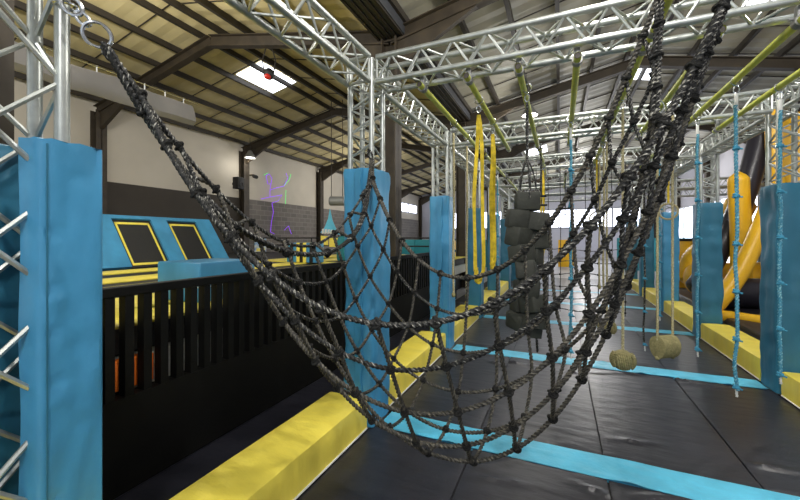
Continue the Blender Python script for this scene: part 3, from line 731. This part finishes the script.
# cord-wrapped balls
def ball(x, y, z, r, label):
    t = thing('rope_ball', (x, y, 2.8), label, 'hanging ball', 'tan cord balls')
    MB().torus((x, y, 2.82), (0, 1, 0), .034, .006, 16, 6).build('hanging_ring', M['chain'], t); carabiner(t, (x, y, 2.74))
    MB().rope([(x, y, 2.71), (x, y, 1.7), (x, y, z + r * .8)], .010, pitch=.03, step=.01).build('rope', M['tanrope'], t)
    MB().blob((x, y, z), r * .88, n=20, m=14).build('core', M['tan'], t)
    m = MB()
    for g, (ax, up) in enumerate((((1, 0, .15), (0, 1, 0)), ((.1, 1, 0), (1, 0, 0)), ((0, .15, 1), (1, 0, 0)))):
        ax = Vector(ax).normalized()
        for k in range(-3, 4):
            h = k * r * .155; rr = math.sqrt(max(1e-4, (r * .93) ** 2 - h * h)); rr *= (.98, 1.0, 1.02)[g] if abs(k) < 4 else 1
            # each wrap covers a patch of the sphere in its own direction
            u = Vector(up); u = (u - ax * u.dot(ax)).normalized(); v = ax.cross(u)
            for a0 in ((-.75, .75), (PI - .75, PI + .75)):
                m.tube([Vector((x, y, z)) + ax * h + (u * math.cos(a) + v * math.sin(a)) * rr for a in np.linspace(a0[0], a0[1], 12)], r * .085, 6)
    m.build('cord_wrap', M['tan'], t)
ball(.495, 3.64, .55, .10, 'tan cord-wrapped ball hanging low above the second light blue strip')
ball(.495, 4.8, .57, .10, 'tan cord-wrapped ball farther back, partly behind the cargo net')

# swinging log step
def log(x, y, z, label):
    t = thing('log_step', (x, y, 2.8), label, 'hanging step', 'tan rope steps')
    d = Vector((.80, .6, 0)).normalized()
    c = Vector((x, y, z)); m = MB(); sd = Vector((-d.y, d.x, 0)); n = 18; vs = []; fs = []
    for e, s in ((-.09, 0), (-.088, 1), (.088, 1), (.09, 0)):
        for k in range(n):
            a = 2 * PI * k / n; r = .10 if s else .088
            vs.append(c + d * e + sd * math.cos(a) * r * .8 + Vector((0, 0, math.sin(a) * r * (1.15 if math.sin(a) < 0 else .9))))
    for i in range(3):
        for k in range(n): fs.append((i * n + k, i * n + (k + 1) % n, (i + 1) * n + (k + 1) % n, (i + 1) * n + k))
    fs.append(tuple(range(n))[::-1]); fs.append(tuple(range(3 * n, 4 * n)))
    m.add(vs, fs).build('log', M['tan'], t)
    for s in (-1, 1):
        q = c + d * s * .085
        MB().rope([(q.x, q.y, 2.72), (q.x, q.y, 1.6), (q.x, q.y, z + .05)], .0095, pitch=.03, step=.01).build('rope', M['tanrope'], t)
        MB().torus((q.x, q.y, 2.78), (0, 1, 0), .05, .006, 16, 6, 1.2, (0, 0, 1)).build('hanging_ring', M['chain'], t)
        MB().blob((q.x, q.y, z - .11), .02, .02, .02).build('end_knot', M['tan'], t)
log(.87, 3.98, .63, 'short tan log step on two ropes in front of the right bumpers')

# gym rings in the second bay
def gym_ring(x, y, z, label):
    t = thing('gym_ring', (x, y, 2.8), label, 'gym ring', 'hanging gym rings')
    MB().box(x - .012, x + .012, y - .002, y + .002, z + .1, 2.80).build('webbing', M['strap'], t, False)
    MB().torus((x, y, z), (.3, 1, 0), .10, .013, 28, 8).build('ring', M['tanrope'], t)
gym_ring(1.27, 5.65, 1.94, 'round gym ring left of the dark blue post by the inflatable')
gym_ring(.515, 6.3, 1.9, 'round gym ring behind the cargo net in the second bay')

# second, finer net hanging upright in the next bay
n2 = thing('climbing_net', (.1, 6.75, 2.8), 'thin black net hanging upright far behind the cargo net', 'climbing net')
for i in range(8):
    x = -.38 + i * .19; MB().rope([(x, 6.75, 2.82), (x + .01, 6.73, 1.5), (x, 6.75, .35)], .006, step=.03, n=6).build('upright_rope', M['rope'], n2)
for j in range(6):
    z = .4 + j * .2; MB().rope([(-.38, 6.75, z + .02)] + [(-.38 + i * .19, 6.74, z + .02 * math.sin(i * 1.3 + j)) for i in range(1, 8)], .006, step=.03, n=6).build('cross_rope', M['rope'], n2)
m = MB()
for i in range(8):
    for j in range(6): m.blob((-.38 + i * .19, 6.74, .4 + j * .2 + .02 * math.sin(i * 1.3 + j)), .018, n=6, m=5)
o = m.build('knots', M['knot'], n2); o['kind'] = 'stuff'
m = MB().tube([(-.45, 6.75, 2.82), (1.02, 6.75, 2.82)], .024, 10); m.build('top_tube', M['galv'], n2)
# short black chains with hand grips
for i, (x, y) in enumerate(((-.255, 5.6), (-.255, 5.95), (-.255, 7.0), (.1, 8.1), (.1, 8.7), (1.25, 8.0))):
    lb = ['black hand grip on a short rope over the grey block stack, nearer', 'black hand grip on a short rope over the grey block stack, farther', 'black hand grip far back left of the blue ropes', 'black hand grip in the third bay, left', 'black hand grip in the third bay, middle', 'black hand grip in the third bay, right'][i]
    t = thing('hand_grip', (x, y, 2.8), lb, 'hand grip', 'hand grips on short ropes'); zb = 2.2 - .1 * (i % 3)
    MB().rope([(x, y, 2.92), (x, y, zb)], .008, step=.02, n=6).build('rope', M['rope'], t); MB().tube([(x - .08, y, zb), (x + .08, y, zb)], .016, 10).build('grip', M['speaker'], t)
# black knotted drop rope with grips right of the ball
knotted_rope(.87, 4.85, .38, 'thin black knotted rope hanging left of the tan log step', m='rope', r=.009)

# ================================================================= black railing left of the lane
FX = -2.5
fe = thing('slatted_railing', (FX, 4.5, 0), 'long black slatted railing on a solid black kerb wall, left of the mats', 'railing')
MB().box(FX - .05, FX, .4, 9.4, 0, .585).build('kerb_wall', M['fence'], fe, False)
MB().box(FX - .075, FX + .004, .4, 9.4, .585, .6).build('bottom_rail', M['fence'], fe, False)
MB().box(FX - .075, FX + .005, .4, 9.4, 1.235, 1.295, .006).build('top_rail', M['fence'], fe, False)
y = 1.205
while y < 9.3:
    MB().box(FX - .068, FX - .002, y - .027, y + .027, .6, 1.24).build('baluster', M['fence'], fe, False); y += .111

# ================================================================= trampoline court
ct = thing('trampoline_court', (-7.4, 7, 0), 'raised trampoline court with yellow pad strips between black beds, behind the railing', 'trampoline court')
MB().box(-12.3, -2.78, -2.5, 12.5, .80, .985).build('deck', M['bed'], ct, False)
MB().box(-12.3, -2.9, -2.5, 12.5, .0, .80).build('base', M['fence'], ct, False)
MB().box(-2.82, -2.70, 1.5, 12.0, .56, .78).build('side_ledge', M['white'], ct, False)
for xa, xb in ((-3.18, -2.72), (-4.0, -3.32), (-5.0, -4.45), (-6.1, -5.5), (-7.4, -6.8)):
    MB().box(xa, xb, -2.4, 12.4, .985, 1.01, .01).build('yellow_pad', M['yellow'], ct)
for y in (-.6, 1.6, 7.2, 9.4, 11.6):
    MB().box(-7.4, -2.8, y, y + .3, .99, 1.016, .01).build('yellow_pad', M['yellow'], ct)
o = MB().box(-2.69, -2.60, 1.395, 1.64, .61, .80, .01).build('orange_crate', M['orange'], origin=(-2.65, 1.5, .61)); tag(o, 'small orange plastic crate glimpsed through the railing near the left post', 'crate')

tb = thing('foam_block', (-3.25, 2.6, 1.0), 'low light blue padded block lying on the trampoline court behind the railing', 'padded block')
MB().box(-3.56, -2.96, 2.27, 2.92, 1.012, 1.375, .02).build('pad_cover', M['blue'], tb)
MB().box(-3.565, -2.955, 2.265, 2.925, 1.15, 1.158).build('edge_strip', M['piping'], tb, False)

# inclined wall with two trampolines
wt = thing('inclined_trampoline', (-8.2, 5.6, 1), 'light blue padded wall leaning back with two black trampoline beds', 'trampoline')
bx, bz, tx, tz = -7.85, 1.0, -8.62, 2.06
wn = Vector((tz - bz, 0, bx - tx)).normalized() * -1; wn = -wn if wn.x < 0 else wn
def wp(y, t, o=0): return Vector((bx + (tx - bx) * t, y, bz + (tz - bz) * t)) + wn * o
def wslab(y0, y1, t0, t1, o0, o1, name, mm, parent):
    vs = [wp(y, t, o) for o in (o0, o1) for t in (t0, t1) for y in (y0, y1)]
    return MB().add(vs, [(0, 2, 3, 1), (4, 5, 7, 6), (0, 1, 5, 4), (2, 6, 7, 3), (0, 4, 6, 2), (1, 3, 7, 5)]).build(name, mm, parent, False)
WA = [(4.50, 5.30), (5.66, 6.42)]
wslab(2.2, 6.75, -.02, 1.02, -.14, -.02, 'backing', M['fence'], wt)
ysp = [3.95] + [v for p in WA for v in p] + [6.85]
for k in range(0, 6, 2): wslab(ysp[k], ysp[k + 1], 0, 1, -.02, .05, 'blue_pad', M['blue'], wt)
for a, b in WA: wslab(a, b, .93, 1.0, -.02, .05, 'blue_pad', M['blue'], wt); 
for a, b in WA:
    bd = wslab(a, b, .0, .93, -.02, .0, 'trampoline_bed', M['bed'], wt)
    for q in ((a + .05, a + .09, .04, .88), (b - .09, b - .05, .04, .88), (a + .05, b - .05, .04, .08), (a + .05, b - .05, .84, .88)):
        wslab(*q, .0, .008, 'yellow_edge', M['yellow'], bd)
# side support
vs = [wp(3.95, 0), wp(3.95, 1), (tx - .1, 3.95, 1.0), wp(3.9, 0), wp(3.9, 1), (tx - .1, 3.9, 1.0)]
MB().add(vs, [(0, 1, 2), (5, 4, 3), (0, 2, 5, 3), (0, 3, 4, 1), (1, 4, 5, 2)]).build('side_panel', M['blue'], wt, False)

# coloured blocks in the back of the court
sx, sy = -5.9, 7.45
def PZ(u, v, z): return P3(u, v, z)
st_cols = ['blue', 'speaker', 'blue', 'yellow', 'speaker', 'yellow', 'blue', 'speaker', 'blue']
names_c = ['blue', 'black', 'blue', 'yellow', 'black', 'yellow', 'blue', 'black', 'blue']
a = P3(291, 262, 9.0); b = P3(320, 262, 8.6)
where = ['at the left end of the row', 'second from the left end', 'third from the left end', 'left of the middle', 'in the middle of the row', 'right of the middle', 'third from the right end', 'second from the right end', 'at the right end of the row']
for k, cc in enumerate(st_cols):
    p = a.lerp(b, (k + .5) / 9); p.z = 1.018; wd = (b - a).length / 9 * .48
    dr = (b - a).normalized(); ang = math.atan2(dr.y, dr.x)
    mtx = Matrix.Translation(p) @ Matrix.Rotation(ang, 4, 'Z')
    o = MB().box(-wd, wd, -.15, .15, 0, .47, .015, mtx).build('standing_mat', M[cc], origin=p)
    tag(o, '%s upright foam slab far back on the court, %s' % (names_c[k], where[k]), 'foam slab', 'upright foam slabs at the back of the court')
# tent-shaped banner with yellow boards
p = P3(330, 258, 12.2); p.z = 1.0
bn = thing('peaked_banner', p, 'blue peaked banner with white lettering shapes above yellow boards, in front of the left wall', 'banner')
dr = Vector((math.cos(TH), math.sin(TH), 0)); dn = Vector((-math.sin(TH), math.cos(TH), 0))
def bq(mb, pts, th=.03):
    n = len(pts); vs = [p + dr * a + dn * o + Vector((0, 0, h)) for o in (-th, th) for a, h in pts]
    return mb.add(vs, [tuple(range(n)), tuple(range(n, 2 * n))[::-1]] + [(i, (i + 1) % n, n + (i + 1) % n, n + i) for i in range(n)])
bq(MB(), [(-.32, .78), (-.18, .95), (-.06, 1.25), (0, 1.58), (.08, 1.2), (.2, .92), (.36, .7), (.2, .74), (0, .8)]).build('peak', M['cyan'], bn, False)
for k in range(5): bq(MB(), [(-.27 + k * .095, .74), (-.20 + k * .095, .76), (-.19 + k * .095, .92 - .012 * k), (-.26 + k * .095, .9 - .012 * k)], .045).build('white_letter', M['piping'], bn, False)
bq(MB(), [(-.30, .38), (-.06, .36), (-.06, .66), (-.30, .68)], .04).build('yellow_board', M['yellow'], bn, False)
bq(MB(), [(-.02, .30), (.32, .30), (.32, .60), (-.02, .60)], .04).build('yellow_board', M['yellow'], bn, False)
for s in (-.27, .28): MB().tube([p + dr * s + dn * .08, p + dr * s + dn * .08 + Vector((0, 0, .7))], .02, 8).build('post', M['speaker'], bn)
# blue punch bag
p = P3(342, 262, 9.6)
pb = thing('punch_bag', (p.x, p.y, 1.0), 'small dark teal free-standing punch bag left of the middle padded post', 'punch bag')
MB().tube([(p.x, p.y, z) for z in (1.0, 1.02, 1.08, 1.5, 1.62, 1.66)], [.1, .13, .14, .14, .10, .02], 16).build('bag', M['teal'], pb); MB().blob((p.x, p.y, 1.7), .05).build('cap', M['speaker'], pb)
# guard rail far back on the court
gr = thing('guard_rail', (-9, 12.3, 1.0), 'thin black guard rail at the back of the trampoline court', 'guard rail')
for z in (1.3, 1.6): MB().tube([(-12.0, 12.3, z), (-4.2, 12.3, z)], .025, 8).build('rail', M['speaker'], gr)
for k in range(7): MB().tube([(-12 + k * 1.3, 12.3, 1.0), (-12 + k * 1.3, 12.3, 1.6)], .025, 8).build('post', M['speaker'], gr)
# poster, speaker, camera, heater, laser figure on the left wall
xw = XL + .06
o = MB().box(xw, xw + .03, 12.2, 12.9, .95, 1.6).build('wall_poster', M['poster'], origin=(xw, 12.5, 1.3)); tag(o, 'small pale blue poster on the grey block wall below the laser figure', 'poster')
WORLD[o.name] = Vector((xw, 12.5, 1.3))
MB().box(xw + .03, xw + .034, 12.3, 12.8, 1.0, 1.14).build('yellow_band', M['yellow'], o, False)
sp = thing('wall_speaker', (-12.0, 11.2, 3.8), 'black loudspeaker mounted beside the second column of the left wall', 'speaker')
MB().box(-12.05, -11.75, 10.68, 11.0, 3.58, 4.05, .02).build('cabinet', M['speaker'], sp); MB().torus((-11.745, 10.84, 3.75), (1, 0, 0), .09, .012).build('cone_ring', M['purlin'], sp); MB().box(-12.2, -12.05, 10.8, 10.88, 3.75, 3.85).build('bracket', M['purlin'], sp, False)
sc_ = thing('security_camera', (-12.1, 11.95, 4.3), 'small dark security camera right of the second wall column', 'camera')
MB().tube([(-12.51, 11.95, 4.35), (-12.2, 11.95, 4.35)], .03, 8).build('arm', M['purlin'], sc_); MB().tube([(-12.25, 12.0, 4.3), (-11.95, 11.85, 4.22)], .08, 12).build('body', M['speaker'], sc_)
p = P3(337, 201, 13.0)
ht = thing('unit_heater', p, 'grey round-ended heater hanging left of the middle padded post', 'heater')
MB().tube([p - dr * .28, p - dr * .24, p + dr * .24, p + dr * .28], [.12, .17, .17, .12], 16).build('casing', M['lampm'], ht)
for s in (-.2, .2): MB().tube([p + dr * s + Vector((0, 0, .15)), p + dr * s + Vector((0, 0, 4.0))], .012, 6).build('hanger', M['purlin'], ht)
# laser figure: thin bright lines on the wall
lf = thing('laser_figure', (xw, 15, 3.2), 'violet and green laser line drawing of a leaping person on the left wall', 'laser drawing')
def wallpt(u, v):
    t = (u - 400) / CAM_F; z = (XL + .07) / (-math.sin(TH) + math.cos(TH) * t); q = P3(u, v, z); q.x = XL + .07 if v < 204 else XL + .10; return q
for ln, mm in (([(266, 176), (269, 174), (272, 178), (271, 184), (268, 184), (266, 176)], 'purple'), ([(271, 184), (270, 190), (276, 188), (284, 186), (288, 178), (286, 173)], 'purple'), ([(264, 175), (268, 173)], 'green'), ([(284, 186), (289, 180), (291, 174)], 'green'),
               ([(270, 190), (270, 197), (261, 199)], 'purple'), ([(270, 197), (282, 195), (278, 201), (272, 203)], 'purple'), ([(272, 203), (273, 212), (271, 222), (270, 232), (274, 234)], 'purple'), ([(284, 230), (288, 226), (291, 234)], 'purple'), ([(286, 190), (285, 204)], 'green')):
    MB().tube([wallpt(*q) for q in ln], .012, 5).build('laser_line', M[mm], lf)

# grey canvas duct under the left roof
du = thing('canvas_duct', (-5, 1, 3.5), 'long grey canvas roll tied up beneath the left roof', 'canvas roll')
vs = []; fs = []; prof = [(0, .30), (.03, .27), (.07, .16), (.08, .06), (.03, .0), (-.03, .02), (-.06, .1), (-.05, .2), (-.02, .28)]; ny_ = 60
for j in range(ny_ + 1):
    y = -2.2 + 5.9 * j / ny_
    for x_, z_ in prof: k = 1 + noise.noise((y * 1.4, x_ * 9, z_ * 4)) * .5; vs.append((-5 + x_ * k, y, 3.26 + z_ * (1 + .15 * noise.noise((y * 2, 0, 3))) + .02 * noise.noise((y * 3, z_ * 5, 1))))
n = len(prof)
for j in range(ny_):
    for k in range(n): a_ = j * n + k; c_ = j * n + (k + 1) % n; fs.append((a_, c_, c_ + n, a_ + n))
fs += [tuple(range(n)), tuple(range(ny_ * n, ny_ * n + n))[::-1]]
MB().add(vs, fs).build('canvas', M['duct'], du)
MB().tube([(-5, -2.2, 3.62), (-5, 3.8, 3.62)], .008, 6).build('wire', M['chain'], du)
for k in range(22): MB().tube([(-5, -2.1 + k * .27, 3.54), (-5, -2.1 + k * .27, 3.63)], .008, 5).build('tie', M['piping'], du)
for y in (-2.0, .84): MB().tube([(-5, y, 3.62), (-5, y, 6.0)], .008, 5).build('suspension_wire', M['chain'], du)
# red effect lamp hanging from the roof frame
p = P3(269, 74, 8.2)
rl = thing('effect_lamp', p, 'small red and black effect lamp hanging in front of the left skylight', 'effect lamp')
MB().blob(p, .12, .12, .13, 14, 9).build('housing', M['speaker'], rl); q = p + Vector((.02, -.07, -.09)); MB().blob(q, .075, .075, .06, 12, 7).build('lens', M['red'], rl)
for s in (-.1, .1): MB().tube([p + dr * s, p + dr * s * 1.5 + Vector((0, 0, .3)), p + dr * s * .3 + Vector((0, 0, .72))], .014, 6).build('bracket', M['purlin'], rl)

# ================================================================= inflatable behind the right row
inf = thing('inflatable_obstacle', (4.2, 9.2, 0), 'yellow and black inflatable obstacle with fat leaning tubes, behind the right posts', 'inflatable')
def itube(pts, r, m, name='air_tube'):
    pts = [Vector(p) for p in pts]; e = [2 * pts[0] - pts[1]] + pts + [2 * pts[-1] - pts[-2]]; out = []
    for i in range(1, len(e) - 2):
        for k in range(8):
            t = k / 8; p0, p1, p2, p3 = e[i - 1:i + 3]
            out.append(.5 * (2 * p1 + (p2 - p0) * t + (2 * p0 - 5 * p1 + 4 * p2 - p3) * t * t + (3 * p1 - p0 - 3 * p2 + p3) * t ** 3))
    out.append(pts[-1]); n = len(out)
    rr = [r * (min(1, math.sqrt(min(i, n - 1 - i) / 2.2 + .05))) for i in range(n)]
    MB().tube(out, rr, 20).build(name, M[m], inf)
def W(u, v, z): return P3(u, v, z)
def up(u, v, z, zb=.16):
    q = W(u, v, z); q.z = zb; return q
MB().box(2.78, 6.3, 6.7, 12.4, 0, .15, .06).build('air_cushion_base', M['infb'], inf)
itube([W(704, 314, 6.9), W(716, 304, 6.95), W(740, 272, 7.05), W(763, 222, 7.3), W(776, 186, 7.7)], .15, 'infy', 'yellow_tube')
itube([W(692, 292, 8.4), W(706, 274, 8.4), W(722, 244, 8.4), W(740, 206, 8.4), W(755, 158, 8.4), W(770, 100, 8.4)], .22, 'infb', 'black_tube')
itube([W(738, 172, 8.0), W(739, 200, 8.0), W(741, 235, 8.0), up(741, 285, 8.0)], .19, 'infy', 'yellow_tube')
itube([up(690, 262, 9.9, .3), W(696, 262, 9.9), W(712, 246, 9.9), W(730, 222, 9.9), W(745, 196, 9.6)], .34, 'infy', 'yellow_tube')
itube([W(690, 280, 9.3), W(712, 279, 9.3), W(745, 278, 9.2), W(800, 278, 9.1)], .40, 'infy', 'yellow_tube')
itube([W(696, 293, 7.7), W(716, 293, 7.65), W(740, 293, 7.6), W(770, 294, 7.5), W(810, 296, 7.3)], .31, 'infb', 'black_tube')
itube([W(708, 314, 6.95), W(726, 316, 6.75), W(760, 321, 6.3), W(800, 327, 5.9)], .10, 'infy', 'yellow_tube')
itube([W(772, 104, 8.0), W(774, 150, 8.0), W(777, 195, 8.0), up(778, 250, 8.0)], .14, 'infy', 'yellow_tube')
itube([W(800, 112, 8.6), W(801, 150, 8.6), W(800, 200, 8.6), up(800, 250, 8.6)], .34, 'infy', 'yellow_tube')
itube([W(784, 110, 9.2), W(786, 165, 9.2), up(788, 240, 9.2)], .3, 'infb', 'black_tube')
itube([W(768, 112, 8.2), W(784, 104, 8.6), W(806, 116, 9.0)], .2, 'infb', 'black_tube')

# ================================================================= far end of the hall
def foam_wall(x0, x1, y, z1, m, label, cat='padded board'):
    t = thing('padded_board', ((x0 + x1) / 2, y, 0), label, cat, 'padded boards at the far end')
    n = max(1, round((x1 - x0) / 1.2)); w_ = (x1 - x0) / n
    for k in range(n): MB().box(x0 + k * w_ + .01, x0 + (k + 1) * w_ - .01, y, y + .12, 0, z1, .02).build('board_panel', M[m], t)
foam_wall(-9, -3.2, 20, 1.5, 'teal', 'teal padded boards far back left of the second left post')
foam_wall(2.6, 6.2, 21, 1.6, 'teal', 'teal padded boards far back right of the lane')
foam_wall(-.1, .7, 22, 1.5, 'infy', 'narrow yellow padded board at the far end of the lane')
for i, (x, y, m_) in enumerate(((-4.0, 14, 'infy'), (3.6, 14.5, 'infy'), (4.6, 17, 'infy'))):
    t = thing('yellow_pillar', (x, y, 0), ['yellow padded pillar far back left of the lane', 'yellow padded pillar far back right of the lane', 'yellow padded pillar by the bright side windows'][i], 'pillar', 'yellow padded pillars')
    MB().box(x - .2, x + .2, y - .2, y + .2, 0, 1.5, .03).build('pad', M[m_], t); MB().box(x - .22, x + .22, y - .22, y + .22, 1.5, 1.58, .01).build('cap', M['speaker'], t)
cafe = thing('cafe_table', (4.5, 14, 0), 'white folding tables glimpsed left of the dark blue right post', 'table')
MB().box(3.3, 5.4, 14, 14.7, .72, .76, .01).build('table_top', M['white'], cafe)
for xx in (3.4, 5.3):
    for yy in (14.1, 14.6): MB().tube([(xx, yy, 0), (xx, yy, .72)], .02, 8).build('leg', M['speaker'], cafe)
MB().box(3.3, 5.4, 14.05, 14.65, .3, .33, .01).build('shelf', M['white'], cafe)
